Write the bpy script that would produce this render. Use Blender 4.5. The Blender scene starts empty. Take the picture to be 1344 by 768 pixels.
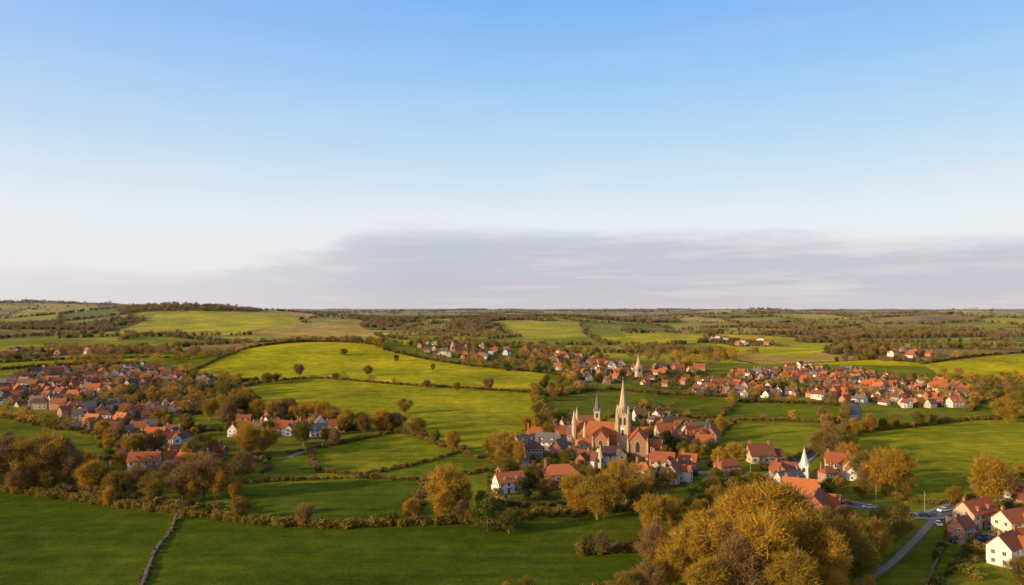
import bpy, math, random
import numpy as np
from mathutils import Vector
random.seed(7); rng=np.random.default_rng(7)
sc=bpy.context.scene
sc.view_settings.view_transform='Standard'; sc.view_settings.look='None'; sc.view_settings.exposure=0
COL=sc.collection

# ------------------------------------------------------------ terrain height
def _hash(ix,iy,seed):
    n=(ix*374761393+iy*668265263+seed*974634777)&0xffffffff
    n=((n^(n>>13))*1274126177)&0xffffffff
    n=n^(n>>16)
    return (n&0xffffff)/float(0xffffff)
def vnoise(x,y,s,seed=0):
    x=np.asarray(x,float)/s; y=np.asarray(y,float)/s
    ix=np.floor(x).astype(np.int64); iy=np.floor(y).astype(np.int64)
    fx=x-ix; fy=y-iy; fx=fx*fx*(3-2*fx); fy=fy*fy*(3-2*fy)
    a=_hash(ix,iy,seed);b=_hash(ix+1,iy,seed);c=_hash(ix,iy+1,seed);d=_hash(ix+1,iy+1,seed)
    return (a*(1-fx)+b*fx)*(1-fy)+(c*(1-fx)+d*fx)*fy
HILLS=[(-230,1080,330,190,27),(-120,760,200,160,6),(-1150,2600,520,330,64),(-2100,3600,900,500,66),
       (60,2500,420,260,30),(700,1080,260,180,16),(-3300,5200,1500,700,92),(-700,1900,300,160,12),
       (900,3000,600,300,24),(350,1750,260,120,10),(420,420,160,120,4),(1500,2400,400,260,26),(-900,1500,260,160,14),
       (-600,4200,700,350,36),(1200,4800,900,400,30),(250,3700,500,260,22),(2400,4000,700,350,30),(-1500,1750,360,180,22)]
def H(x,y):
    x=np.asarray(x,float);y=np.asarray(y,float)
    d=np.hypot(x,y)
    z=np.interp(d,[0,600,900,1500,2500,4000,9000,14000,30000],[0,0,3,12,25,37,56,62,62])
    for cx,cy,sx,sy,hh in HILLS:
        z=z+hh*np.exp(-((x-cx)/sx)**2-((y-cy)/sy)**2)
    a=np.interp(d,[0,400,1500,4000,9000,30000],[0.5,2.0,9,29,36,36])
    z=z+a*((vnoise(x,y,520,3)-.5)*1.1+(vnoise(x,y,1400,5)-.5)*1.0*np.clip(d/1500,0,1)+(vnoise(x,y,190,9)-.5)*.35)
    return z
CAMZ=80.0; F=960.0; PITCH=math.atan(22/F)
_T=np.geomspace(60,26000,3500)
def site(u,v):
    """world ground point under an image-frame pixel, found by marching the camera ray"""
    xc=(u-672)/F; zc=-(v-384)/F
    yc=math.cos(PITCH)-math.sin(PITCH)*zc; zz=math.sin(PITCH)+math.cos(PITCH)*zc
    X=_T*xc; Y=_T*yc; Z=CAMZ+_T*zz
    below=np.nonzero(Z<H(X,Y))[0]
    if len(below)==0: return (X[-1],Y[-1])
    i=below[0]
    if i==0: return (X[0],Y[0])
    a=Z[i-1]-H(X[i-1],Y[i-1]); b=H(X[i],Y[i])-Z[i]; t=a/(a+b+1e-9)
    return (X[i-1]+(X[i]-X[i-1])*t, Y[i-1]+(Y[i]-Y[i-1])*t)
def h1(x,y): return float(H(x,y))
def wpoly(p): return np.array([site(u,v) for u,v in p])
def inpoly(x,y,P):
    r=np.zeros(np.shape(x),bool); n=len(P)
    for i in range(n):
        x1,y1=P[i]; x2,y2=P[(i+1)%n]
        if y1==y2: continue
        c=((y1>y)!=(y2>y))&(x<(x2-x1)*(y-y1)/(y2-y1)+x1)
        r^=c
    return r

# ------------------------------------------------------------ materials
def newmat(name):
    m=bpy.data.materials.new(name); m.use_nodes=True
    nt=m.node_tree; b=nt.nodes['Principled BSDF']; b.inputs['Roughness'].default_value=.85
    b.inputs['Specular IOR Level'].default_value=.2
    return m,nt,b
def N(nt,t,**k):
    n=nt.nodes.new(t)
    for a,v in k.items(): setattr(n,a,v)
    return n
def mth(nt,op,a,b=None,c=None,clamp=False):
    n=nt.nodes.new('ShaderNodeMath'); n.operation=op; n.use_clamp=clamp
    for i,q in enumerate((a,b,c)):
        if q is None: continue
        if isinstance(q,(int,float)): n.inputs[i].default_value=q
        else: nt.links.new(q,n.inputs[i])
    return n.outputs[0]
def mix(nt,f,a,b,blend='MIX'):
    n=nt.nodes.new('ShaderNodeMix'); n.data_type='RGBA'; n.blend_type=blend
    for s,q in zip([n.inputs[0],n.inputs[6],n.inputs[7]],(f,a,b)):
        if isinstance(q,(int,float)): s.default_value=q
        elif isinstance(q,tuple): s.default_value=(*q,1)
        else: nt.links.new(q,s)
    return n.outputs[2]
def grey(nt,s):
    k=N(nt,'ShaderNodeCombineColor')
    for i in range(3): nt.links.new(s,k.inputs[i])
    return k.outputs[0]
def ramp(nt,fac,stops,interp='LINEAR'):
    n=nt.nodes.new('ShaderNodeValToRGB'); cr=n.color_ramp; cr.interpolation=interp
    while len(cr.elements)<len(stops): cr.elements.new(.5)
    for e,(p,c) in zip(cr.elements,stops):
        e.position=p; e.color=(*c,1) if len(c)==3 else c
    nt.links.new(fac,n.inputs[0]); return n.outputs[0]
def noise(nt,scale,detail=3,vec=None,rough=.55):
    n=nt.nodes.new('ShaderNodeTexNoise'); n.inputs['Scale'].default_value=scale
    n.inputs['Detail'].default_value=detail; n.inputs['Roughness'].default_value=rough
    if vec is not None: nt.links.new(vec,n.inputs['Vector'])
    return n.outputs[0]
def haze(nt,col,L=10500,hc=(.38,.39,.42)):  # distant air haze mixed straight into the surface colour
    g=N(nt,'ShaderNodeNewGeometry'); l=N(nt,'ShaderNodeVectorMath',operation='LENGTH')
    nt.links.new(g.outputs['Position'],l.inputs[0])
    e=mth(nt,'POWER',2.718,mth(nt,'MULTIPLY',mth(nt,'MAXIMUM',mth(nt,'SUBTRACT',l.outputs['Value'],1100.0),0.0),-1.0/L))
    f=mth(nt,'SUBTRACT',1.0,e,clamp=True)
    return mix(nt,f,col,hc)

def mat_ground():
    m,nt,b=newmat('grassland')
    a=N(nt,'ShaderNodeAttribute',attribute_name='field_tint')
    g=N(nt,'ShaderNodeNewGeometry'); P=g.outputs['Position']
    n1=noise(nt,.011,4,P); n2=noise(nt,.10,6,P,.68); n3=noise(nt,1.1,4,P,.75)
    mp=N(nt,'ShaderNodeMapping'); mp.inputs['Rotation'].default_value=(0,0,.5); mp.inputs['Scale'].default_value=(.012,.25,1); nt.links.new(P,mp.inputs[0])
    n4=noise(nt,1.0,3,mp.outputs[0],.6)
    s=None
    for nn,k in((n1,1.4),(n2,1.3),(n3,1.4),(n4,1.0)):
        t=mth(nt,'MULTIPLY',mth(nt,'SUBTRACT',nn,.5),k); s=t if s is None else mth(nt,'ADD',s,t)
    s=mth(nt,'MAXIMUM',mth(nt,'ADD',s,1.0),.35)
    c=mix(nt,1.0,a.outputs['Color'],grey(nt,s),'MULTIPLY')
    f=ramp(nt,n2,[(.47,(0,0,0)),(.72,(1,1,1))])
    c=mix(nt,mth(nt,'MULTIPLY',f,.25),c,mix(nt,1.0,c,(1.9,1.3,1.6),'MULTIPLY'))
    f2=ramp(nt,n1,[(.5,(0,0,0)),(.7,(1,1,1))])
    c=mix(nt,mth(nt,'MULTIPLY',f2,.6),c,mix(nt,1.0,c,(1.4,1.08,.8),'MULTIPLY'))
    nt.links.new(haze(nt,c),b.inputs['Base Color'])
    bp=N(nt,'ShaderNodeBump'); bp.inputs['Strength'].default_value=.45; bp.inputs['Distance'].default_value=.6
    nt.links.new(n3,bp.inputs['Height']); nt.links.new(bp.outputs[0],b.inputs['Normal'])
    b.inputs['Roughness'].default_value=.95; b.inputs['Specular IOR Level'].default_value=.02
    return m
def mat_leaf(name,c1,c2,c3):
    m,nt,b=newmat(name)
    oi=N(nt,'ShaderNodeObjectInfo'); t=N(nt,'ShaderNodeAttribute',attribute_name='tone')
    c=ramp(nt,oi.outputs['Random'],[(0,c1),(.5,c2),(1,c3)])
    c=mix(nt,1.0,c,grey(nt,t.outputs['Fac']),'MULTIPLY')
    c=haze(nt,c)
    nt.links.new(c,b.inputs['Base Color'])
    b.inputs['Roughness'].default_value=.8; b.inputs['Specular IOR Level'].default_value=.1
    tr=N(nt,'ShaderNodeBsdfTranslucent'); nt.links.new(c,tr.inputs[0])
    mx=N(nt,'ShaderNodeMixShader'); mx.inputs[0].default_value=.3
    nt.links.new(b.outputs[0],mx.inputs[1]); nt.links.new(tr.outputs[0],mx.inputs[2])
    nt.links.new(mx.outputs[0],nt.nodes['Material Output'].inputs[0])
    return m
def mat_var(name,stops,interp='LINEAR',sc_=1.5,amp=.5,rough=.85,spec=.2):
    m,nt,b=newmat(name)
    oi=N(nt,'ShaderNodeObjectInfo'); c=ramp(nt,oi.outputs['Random'],stops,interp)
    g=N(nt,'ShaderNodeNewGeometry')
    n=noise(nt,sc_,4,g.outputs['Position'],.7)
    s=mth(nt,'ADD',mth(nt,'MULTIPLY',n,amp*2),1-amp)
    c=mix(nt,1.0,c,grey(nt,s),'MULTIPLY')
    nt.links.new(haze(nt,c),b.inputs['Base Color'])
    b.inputs['Roughness'].default_value=rough; b.inputs['Specular IOR Level'].default_value=spec
    return m
M={}
M['ground']=mat_ground()
M['gold']=mat_leaf('golden_spring_foliage',(.46,.27,.036),(.58,.34,.042),(.38,.26,.038))
M['olive']=mat_leaf('olive_foliage',(.25,.185,.034),(.36,.235,.042),(.17,.165,.028))
M['green']=mat_leaf('dark_green_foliage',(.06,.085,.016),(.09,.115,.02),(.14,.15,.024))
M['brown']=mat_leaf('bare_twig_foliage',(.31,.19,.075),(.40,.24,.085),(.26,.18,.07))
M['bark']=mat_var('bark',[(0,(.20,.145,.09)),(1,(.28,.20,.13))],amp=.4)
M['brick']=mat_var('house_walls',[(0,(.38,.17,.09)),(.3,(.68,.62,.53)),(.48,(.55,.43,.31)),(.66,(.78,.74,.68)),(.82,(.44,.22,.13))],'CONSTANT',.8,.25)
M['white']=mat_var('white_render',[(0,(.70,.66,.59)),(1,(.70,.66,.59))],amp=.2)
M['roof']=mat_var('clay_tile_roof',[(0,(.42,.12,.04)),(.2,(.20,.08,.045)),(.38,(.50,.16,.055)),(.54,(.15,.085,.06)),(.68,(.17,.13,.11)),(.78,(.33,.105,.045))],'CONSTANT',1.6,.5)
M['churchroof']=mat_var('church_clay_roof',[(0,(.40,.13,.045)),(1,(.40,.13,.045))],sc_=1.2,amp=.5)
M['slate']=mat_var('slate_roof',[(0,(.13,.12,.12)),(1,(.2,.18,.17))],amp=.3)
M['stone']=mat_var('warm_limestone',[(0,(.52,.40,.25)),(1,(.52,.40,.25))],sc_=.9,amp=.4)
M['cbrick']=mat_var('church_brick',[(0,(.38,.18,.095)),(1,(.38,.18,.095))],sc_=1.2,amp=.4)
M['glass']=mat_var('window_glass',[(0,(.03,.035,.045)),(1,(.05,.06,.07))],amp=.2,rough=.15,spec=.5)
M['frame']=mat_var('painted_frame',[(0,(.75,.73,.7)),(1,(.75,.73,.7))],amp=.1,rough=.5)
M['door']=mat_var('painted_door',[(0,(.05,.08,.05)),(.35,(.2,.04,.03)),(.7,(.04,.06,.14))],'CONSTANT',amp=.1,rough=.5)
M['asphalt']=mat_var('asphalt',[(0,(.15,.14,.13)),(1,(.15,.14,.13))],sc_=.5,amp=.3)
M['paint']=mat_var('road_paint',[(0,(.7,.7,.68)),(1,(.7,.7,.68))],amp=.2)
M['kerb']=mat_var('kerb_stone',[(0,(.32,.30,.27)),(1,(.32,.30,.27))],amp=.25)
M['gravel']=mat_var('gravel_path',[(0,(.32,.27,.19)),(1,(.32,.27,.19))],sc_=.7,amp=.4)
M['drywall']=mat_var('dry_stone',[(0,(.14,.12,.07)),(1,(.20,.165,.10))],sc_=1.2,amp=.55)
M['wood']=mat_var('weathered_wood',[(0,(.18,.12,.07)),(1,(.18,.12,.07))],amp=.4)
M['carpaint']=mat_var('car_paint',[(0,(.02,.03,.12)),(.2,(.6,.6,.6)),(.5,(.04,.04,.05)),(.65,(.45,.04,.03)),(.78,(.8,.8,.8))],'CONSTANT',amp=.02,rough=.3,spec=.5)
M['tyre']=mat_var('tyre_rubber',[(0,(.02,.02,.02)),(1,(.02,.02,.02))],amp=.1)
M['metal']=mat_var('galvanised_metal',[(0,(.35,.35,.36)),(1,(.35,.35,.36))],amp=.1,rough=.5)

# ------------------------------------------------------------ mesh helper
class MB:
    def __init__(s): s.v=[];s.f=[];s.m=[];s.mats=[]
    def mi(s,mat):
        if mat not in s.mats: s.mats.append(mat)
        return s.mats.index(mat)
    def add(s,vs,fs,mat):
        o=len(s.v); s.v+= [tuple(p) for p in vs]; k=s.mi(mat)
        for f in fs: s.f.append(tuple(i+o for i in f)); s.m.append(k)
    def box(s,x0,x1,y0,y1,z0,z1,mat):
        s.add([(x0,y0,z0),(x1,y0,z0),(x1,y1,z0),(x0,y1,z0),(x0,y0,z1),(x1,y0,z1),(x1,y1,z1),(x0,y1,z1)],
              [(0,3,2,1),(4,5,6,7),(0,1,5,4),(1,2,6,5),(2,3,7,6),(3,0,4,7)],mat)
    def cone(s,cx,cy,z0,z1,r0,r1,n,mat,ph=0):
        vs=[];fs=[]
        for z,r in ((z0,r0),(z1,r1)):
            for i in range(n):
                a=ph+2*math.pi*i/n; vs.append((cx+r*math.cos(a),cy+r*math.sin(a),z))
        for i in range(n):
            j=(i+1)%n; fs.append((i,j,n+j,n+i))
        fs.append(tuple(range(n-1,-1,-1))); fs.append(tuple(range(n,2*n)))
        s.add(vs,fs,mat)
    def join(s,o,dx=0,dy=0,rot=0):
        c,sn=math.cos(rot),math.sin(rot)
        for k,mat in enumerate(o.mats):
            fs=[f for f,m in zip(o.f,o.m) if m==k]
            used=sorted({i for f in fs for i in f}); mp={i:j for j,i in enumerate(used)}
            s.add([(o.v[i][0]*c-o.v[i][1]*sn+dx,o.v[i][0]*sn+o.v[i][1]*c+dy,o.v[i][2]) for i in used],[tuple(mp[i] for i in f) for f in fs],mat)
    def mesh(s,name):
        me=bpy.data.meshes.new(name); me.from_pydata(s.v,[],s.f)
        for k in s.mats: me.materials.append(M[k])
        me.polygons.foreach_set('material_index',s.m); me.update(); return me
def obj(name,me,loc=(0,0,0),rz=0,s=1.0,parent=None):
    o=bpy.data.objects.new(name,me); o.location=loc; o.rotation_euler=(0,0,rz); o.scale=(s,s,s) if not isinstance(s,tuple) else s
    COL.objects.link(o)
    if parent: o.parent=parent
    return o

# ------------------------------------------------------------ buildings
def gable(walls,roof,x0,x1,y0,y1,Hh,R,wm,rm,axis='x',ov=.45,zb=-2.0):
    """gabled block; ridge along axis"""
    def T(p): return p if axis=='x' else (p[1],p[0],p[2])
    if axis=='x': a0,a1,b0,b1=x0,x1,y0,y1
    else: a0,a1,b0,b1=y0,y1,x0,x1
    mb=(b0+b1)/2
    vs=[]
    for a in (a0,a1): vs+=[(a,b0,zb),(a,b1,zb),(a,b1,Hh),(a,mb,Hh+R),(a,b0,Hh)]
    walls.add([T(p) for p in vs],[(0,1,2,3,4),(9,8,7,6,5),(0,4,9,5),(2,1,6,7)],wm)
    sl=R/((b1-b0)/2); t=.22; e=.03
    for sgn,be in ((-1,b0),(1,b1)):
        bo=be+sgn*ov; ze=Hh-ov*sl+e; zr=Hh+R+e
        vs=[]
        for a in (a0-ov,a1+ov):
            vs+=[(a,bo,ze),(a,mb,zr),(a,mb,zr+t),(a,bo,ze+t)]
        roof.add([T(p) for p in vs],[(0,1,2,3),(7,6,5,4),(3,2,6,7),(0,4,5,1),(0,3,7,4)],rm)
def hip(walls,roof,x0,x1,y0,y1,Hh,R,wm,rm,ov=.5):
    walls.box(x0,x1,y0,y1,-2,Hh,wm)
    r=(y1-y0)/2*.85; my=(y0+y1)/2
    e=.02
    vs=[(x0-ov,y0-ov,Hh+e-.15),(x1+ov,y0-ov,Hh+e-.15),(x1+ov,y1+ov,Hh+e-.15),(x0-ov,y1+ov,Hh+e-.15),
        (x0-ov,y0-ov,Hh+.1),(x1+ov,y0-ov,Hh+.1),(x1+ov,y1+ov,Hh+.1),(x0-ov,y1+ov,Hh+.1),(x0+r,my,Hh+R),(x1-r,my,Hh+R)]
    roof.add(vs,[(0,3,2,1),(0,1,5,4),(1,2,6,5),(2,3,7,6),(3,0,4,7),(4,5,9,8),(6,7,8,9),(5,6,9),(7,4,8)],rm)
def win(mb,face,c,p,z,w=1.1,h=1.25):
    sg=-1 if face[0]=='-' else 1
    def bx(w_,h_,d0,d1,mat,dz=0,dp=0):
        a,b=sorted((c+sg*d0,c+sg*d1))
        if face[1]=='y': mb.box(p+dp-w_/2,p+dp+w_/2,a,b,z+dz-h_/2,z+dz+h_/2,mat)
        else: mb.box(a,b,p+dp-w_/2,p+dp+w_/2,z+dz-h_/2,z+dz+h_/2,mat)
    bx(w+.24,h+.24,-.05,.05,'frame'); bx(w,h,-.02,.062,'glass'); bx(.07,h-.02,.0,.08,'frame')
    bx(w+.4,.1,.0,.14,'frame',dz=-h/2-.19)
def chimney(mb,x,y,z0,z1,mat='cbrick'):
    mb.box(x-.45,x+.45,y-.35,y+.35,z0,z1,mat); mb.box(x-.53,x+.53,y-.43,y+.43,z1-.3,z1-.12,mat)
    for dx in(-.22,.22): mb.cone(x+dx,y,z1,z1+.45,.14,.11,7,'churchroof')
def house_parts(k):
    r=random.Random(100+k)
    W,R_,D,G,C=MB(),MB(),MB(),MB(),MB()
    L=r.uniform(8,13); Wd=r.uniform(6.2,7.8); Hh=r.choice([4.6,5.0,5.2,3.2]); R=Wd/2*r.uniform(.85,1.2)
    wm='brick'; rm='roof' if k not in (5,) else 'slate'
    x0,x1,y0,y1=-L/2,L/2,-Wd/2,Wd/2
    ty=k%5
    if ty==3: hip(W,R_,x0,x1,y0,y1,Hh,R*.85,wm,rm)
    else: gable(W,R_,x0,x1,y0,y1,Hh,R,wm,rm)
    floors=[1.35]+([3.75] if Hh>4 else [])
    n=4
    for z in floors:
        for i in range(n):
            px=x0+L*(i+.5)/n
            if not(ty in(1,4) and px>x1-L*.42 ) : 
                if not (z==1.35 and i==1): win(G,'-y',y0,px,z)
            if i!=2: win(G,'+y',y1,px,z)
        for sx,fc in((x0,'-x'),(x1,'+x')):
            for py in (-Wd*.22,Wd*.22): win(G,fc,sx,py,z,.9,1.1)
    px=x0+L*1.5/n
    D.box(px-.5,px+.5,y0-.06,y0+.05,0,2.05,'door'); D.box(px-.62,px+.62,y0-.04,y0+.03,-.02,2.17,'frame')
    D.box(px-.95,px+.95,y0-.9,y0+.02,2.35,2.5,rm)
    if ty in(1,4):
        wx0,wx1=x1-L*.4,x1-.02; R2=(wx1-wx0)/2*1.05; d=r.uniform(2.5,4.5)
        gable(W,R_,wx0,wx1,y0-d,y0+Wd*.45,Hh-.1,min(R2,R-.25),wm,rm,axis='y',ov=.35)
        for z in floors: win(G,'-y',y0-d,(wx0+wx1)/2,z,1.5,1.25)
    if ty==2:
        gable(W,R_,x1+.01,x1+4.2,y0+.8,y1-.8,2.6,Wd*.3,wm,rm,ov=.25)
    if ty==0:
        W.box(x0+.6,x0+L*.5,y1+.01,y1+2.6,-2,2.5,wm); R_.box(x0+.4,x0+L*.5+.2,y1+.01,y1+2.8,2.5,2.65,'slate')
        for dx in (-L*.22,L*.22):
            gable(W,R_,dx-.8,dx+.8,y0+.5,y0+Wd*.4,Hh+1.2,.6,'white',rm,axis='y',ov=.12,zb=Hh-.1)
            win(G,'-y',y0+.5,dx,Hh+.75,.9,.8)
    chimney(C,x0+.9,0.1,Hh,Hh+R+1.2); 
    if r.random()<.7: chimney(C,x1-.9,-.1,Hh,Hh+R+1.1)
    return {'walls':W,'roof':R_,'windows':G,'door':D,'chimney':C}
NV=15; HP=[]; HJ=[]
for k in range(NV):
    p=house_parts(k); HP.append({n:m.mesh(n) for n,m in p.items()})
    j=MB()
    for m in p.values(): j.join(m)
    HJ.append(j.mesh('house_mesh'))
house_xy=[]
def put_house(x,y,rz,k=None,s=1.0,near=False):
    k=random.randrange(NV) if k is None else k
    z=h1(x,y); house_xy.append((x,y))
    nm='detached_house' if k%5 in(1,4) else ('cottage' if k%5 in (0,2) else 'hipped_roof_house')
    if near:
        e=obj(nm,None,(x,y,z),rz,s)
        for n,me in HP[k].items(): obj(n,me,parent=e)
    else: obj(nm,HJ[k],(x,y,z),rz,s)
def free(x,y,dmin):
    return all((x-a)**2+(y-b)**2>dmin*dmin for a,b in house_xy)

# ---- church
def church():
    x,y=site(818,590); z=h1(x,y)
    e=obj('church',None,(x,y,z),math.radians(-14))
    W,R_,T,S,G,B=MB(),MB(),MB(),MB(),MB(),MB()
    T.box(-3.4,3.4,-3.4,3.4,-2,20,'stone')
    for zz in (7,13.4,19.6): T.box(-3.6,3.6,-3.6,3.6,zz,zz+.4,'stone')
    for sx in(-1,1):
        for sy in(-1,1):
            for z0,z1,w in((-2,9,1.3),(9,15,.95),(15,20.6,.6)):
                T.box(min(sx*3.1,sx*(3.4+w)),max(sx*3.1,sx*(3.4+w)),min(sy*2.3,sy*3.25),max(sy*2.3,sy*3.25),z0,z1,'stone')
                T.box(min(sx*2.3,sx*3.25),max(sx*2.3,sx*3.25),min(sy*3.1,sy*(3.4+w)),max(sy*3.1,sy*(3.4+w)),z0,z1-.01,'stone')
            T.cone(sx*3.2,sy*3.2,20,22.2,.55,.5,8,'stone'); T.cone(sx*3.2,sy*3.2,22.2,25.6,.6,.03,8,'stone')
    for i in range(5):
        q=-2.8+1.4*i
        for s_ in(-1,1):
            T.box(q-.42,q+.42,s_*3.55-.12,s_*3.55+.12,20,21,'stone'); T.box(s_*3.55-.12,s_*3.55+.12,q-.42,q+.42,20,21,'stone')
    S.cone(0,0,20,39.6,2.95,.06,8,'stone',ph=math.pi/8)
    for zz in(26,32): 
        rr=2.95*(1-(zz-20)/19.6)+.12; S.cone(0,0,zz,zz+.35,rr,rr-.05,8,'stone',ph=math.pi/8)
    S.cone(0,0,39.2,41.2,.07,.05,5,'metal'); S.box(-.5,.5,-.05,.05,40.4,40.55,'metal')
    for a in range(4):
        m=MB(); gable(m,m,-.5,.5,1.5,2.85,23.2,.9,'stone','stone',axis='y',ov=.1,zb=20.2); m.box(-.25,.25,2.83,2.89,21,23,'glass')
        S.join(m,rot=a*math.pi/2)
    def lancet(fc,c,p,z0,w,h):
        sg=-1 if fc[0]=='-' else 1
        pts=[(-w/2,z0),(w/2,z0),(w/2,z0+h*.7),(w*.3,z0+h*.88),(0,z0+h),(-w*.3,z0+h*.88),(-w/2,z0+h*.7)]
        for k,off,mat in((1.25,.06,'stone'),(1,.1,'glass')):
            mz=z0+h/2
            f=[(q*k,mz+(zz-mz)*(1+(k-1)*.5)) for q,zz in pts]
            if fc[1]=='y': vs=[(p+q,c+sg*off,zz) for q,zz in f]+[(p+q,c-.05*sg,zz) for q,zz in f]
            else: vs=[(c+sg*off,p+q,zz) for q,zz in f]+[(c-.05*sg,p+q,zz) for q,zz in f]
            n=len(f); G.add(vs,[tuple(range(n))]+[(i,(i+1)%n,n+(i+1)%n,n+i) for i in range(n)],mat)
    for fc in('-y','+y','-x','+x'):
        c=-3.4 if fc[0]=='-' else 3.4
        for p in(-1.15,1.15): lancet(fc,c,p,14.4,1.2,4.4)
        lancet(fc,c,0,8.4,1.1,3.4)
        if fc[1]=='y': G.box(-1.1,1.1,min(c,c*1.03),max(c,c*1.03),11.6,13.1,'frame')
    gable(W,R_,-27,-3.42,-5,5,9,6.2,'cbrick','churchroof',ov=.5)
    gable(W,R_,-25,-5,-9.5,-5.01,4.6,1.4,'cbrick','churchroof',ov=.3)
    gable(W,R_,-25,-5,5.01,9.5,4.6,1.4,'cbrick','churchroof',ov=.3)
    gable(W,R_,3.42,14,-4.6,4.6,7.6,5.4,'cbrick','churchroof',ov=.5)
    gable(W,R_,4.2,14.6,-18,-4.61,7.4,6.6,'cbrick','churchroof',axis='y',ov=.5)
    gable(W,R_,-15.2,-6.6,-16,-3.0,7.6,5.2,'cbrick','churchroof',axis='y',ov=.5)
    gable(W,R_,14.6,22,-13,-7,4.2,4,'cbrick','churchroof',ov=.4)
    for i in range(6):
        p=-23.5+3.2*i
        lancet('-y',-9.5,p,.9,1.1,2.8) if not(-17<p<-5) else None
        lancet('+y',9.5,p,.9,1.1,2.8); lancet('-y',-5,p,6.2,.9,2.0) if not(-16<p<-6) else None
        B.box(p+1.4,p+1.9,-10.3,-9.45,-2,3.6,'cbrick'); 
    lancet('-y',-18,9.4,2,2.4,6.2); lancet('-y',-16,-10.9,2,2.2,5.6)
    lancet('-x',-27,0,2.2,3,7)
    for p in(-14,-10): lancet('-x',4.2,p,2,1.2,3.2)
    for xx,yy in((-27.2,-5.2),(-27.2,5.2)):
        B.cone(xx,yy,-2,14.5,1.5,1.4,8,'stone'); B.cone(xx,yy,14.5,15,1.75,1.7,8,'stone'); B.cone(xx,yy,15,22.5,1.5,.04,8,'stone')
    B.cone(-20.5,-9.8,-2,11,1.1,1.05,8,'stone'); B.cone(-20.5,-9.8,11,16.5,1.25,.04,8,'stone')
    for xx in(4.2,14.6):
        B.box(xx-.5,xx+.5,-18.8,-17.7,-2,7,'stone'); B.cone(xx,-18.2,7,10.4,.6,.03,6,'stone')
    for xx in(-15.2,-6.6): B.box(xx-.45,xx+.45,-16.7,-15.7,-2,7,'stone'); B.cone(xx,-16.2,7,9.8,.5,.03,6,'stone')
    for n,m in(('nave_walls',W),('roof',R_),('tower',T),('spire',S),('windows',G),('buttresses_and_turrets',B)):
        obj(n,m.mesh('church_'+n),parent=e)
    house_xy.extend([(x+a,y+b) for a in(-26,-13,0,12) for b in(-14,0)])
def small_spire(name,u,v,hgt,tw,rz=0.2,cap='stone',wm='stone',nave=True):
    x,y=site(u,v); z=h1(x,y)
    e=obj(name,None,(x,y,z),rz); T,R_,W,G=MB(),MB(),MB(),MB()
    h=hgt*.48; t=tw/2
    T.box(-t,t,-t,t,-2,h,wm); T.box(-t-.2,t+.2,-t-.2,t+.2,h-.4,h+.02,wm)
    T.box(-t-.25,t+.25,-t-.25,t+.25,h*.5,h*.5+.25,wm)
    for sx in(-1,1):
        for sy in(-1,1): T.cone(sx*t,sy*t,h,h+hgt*.1,.35,.03,6,wm)
    R_.cone(0,0,h+.02,hgt,t*1.12,.05,8,cap,ph=math.pi/8)
    R_.cone(0,0,hgt-.3,hgt+1.2,.05,.03,5,'metal')
    for s_ in(-1,1):
        G.box(-t*.35,t*.35,min(s_*t,s_*(t+.06)),max(s_*t,s_*(t+.06)),h*.62,h*.88,'glass')
        G.box(min(s_*t,s_*(t+.06)),max(s_*t,s_*(t+.06)),-t*.35,t*.35,h*.62,h*.88,'glass')
    if nave:
        gable(W,W,t+.01,t+13,-3.4,3.4,4.6,3.6,'brick','roof')
        for p in (t+2.5,t+5.5,t+8.5,t+11): G.box(p-.4,p+.4,-3.46,-3.38,1.2,3.6,'glass')
        obj('nave',W.mesh('nave'),parent=e)
    obj('tower',T.mesh('tower'),parent=e); obj('spire',R_.mesh('spire'),parent=e); obj('windows',G.mesh('windows'),parent=e)
    house_xy.append((x,y)); house_xy.append((x+8,y))
church()
small_spire('chapel',784,562,24,4,rz=2.9,cap='slate')
small_spire('village_church',838,497,26,6,rz=.3)
small_spire('white_steeple_chapel',1056,632,15.5,3.8,rz=2.6,cap='white',wm='white')
small_spire('bell_turret_chapel',788,616,12,2.6,rz=2.4,cap='stone')
small_spire('village_church',594,462,16,5,rz=.3)

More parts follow.
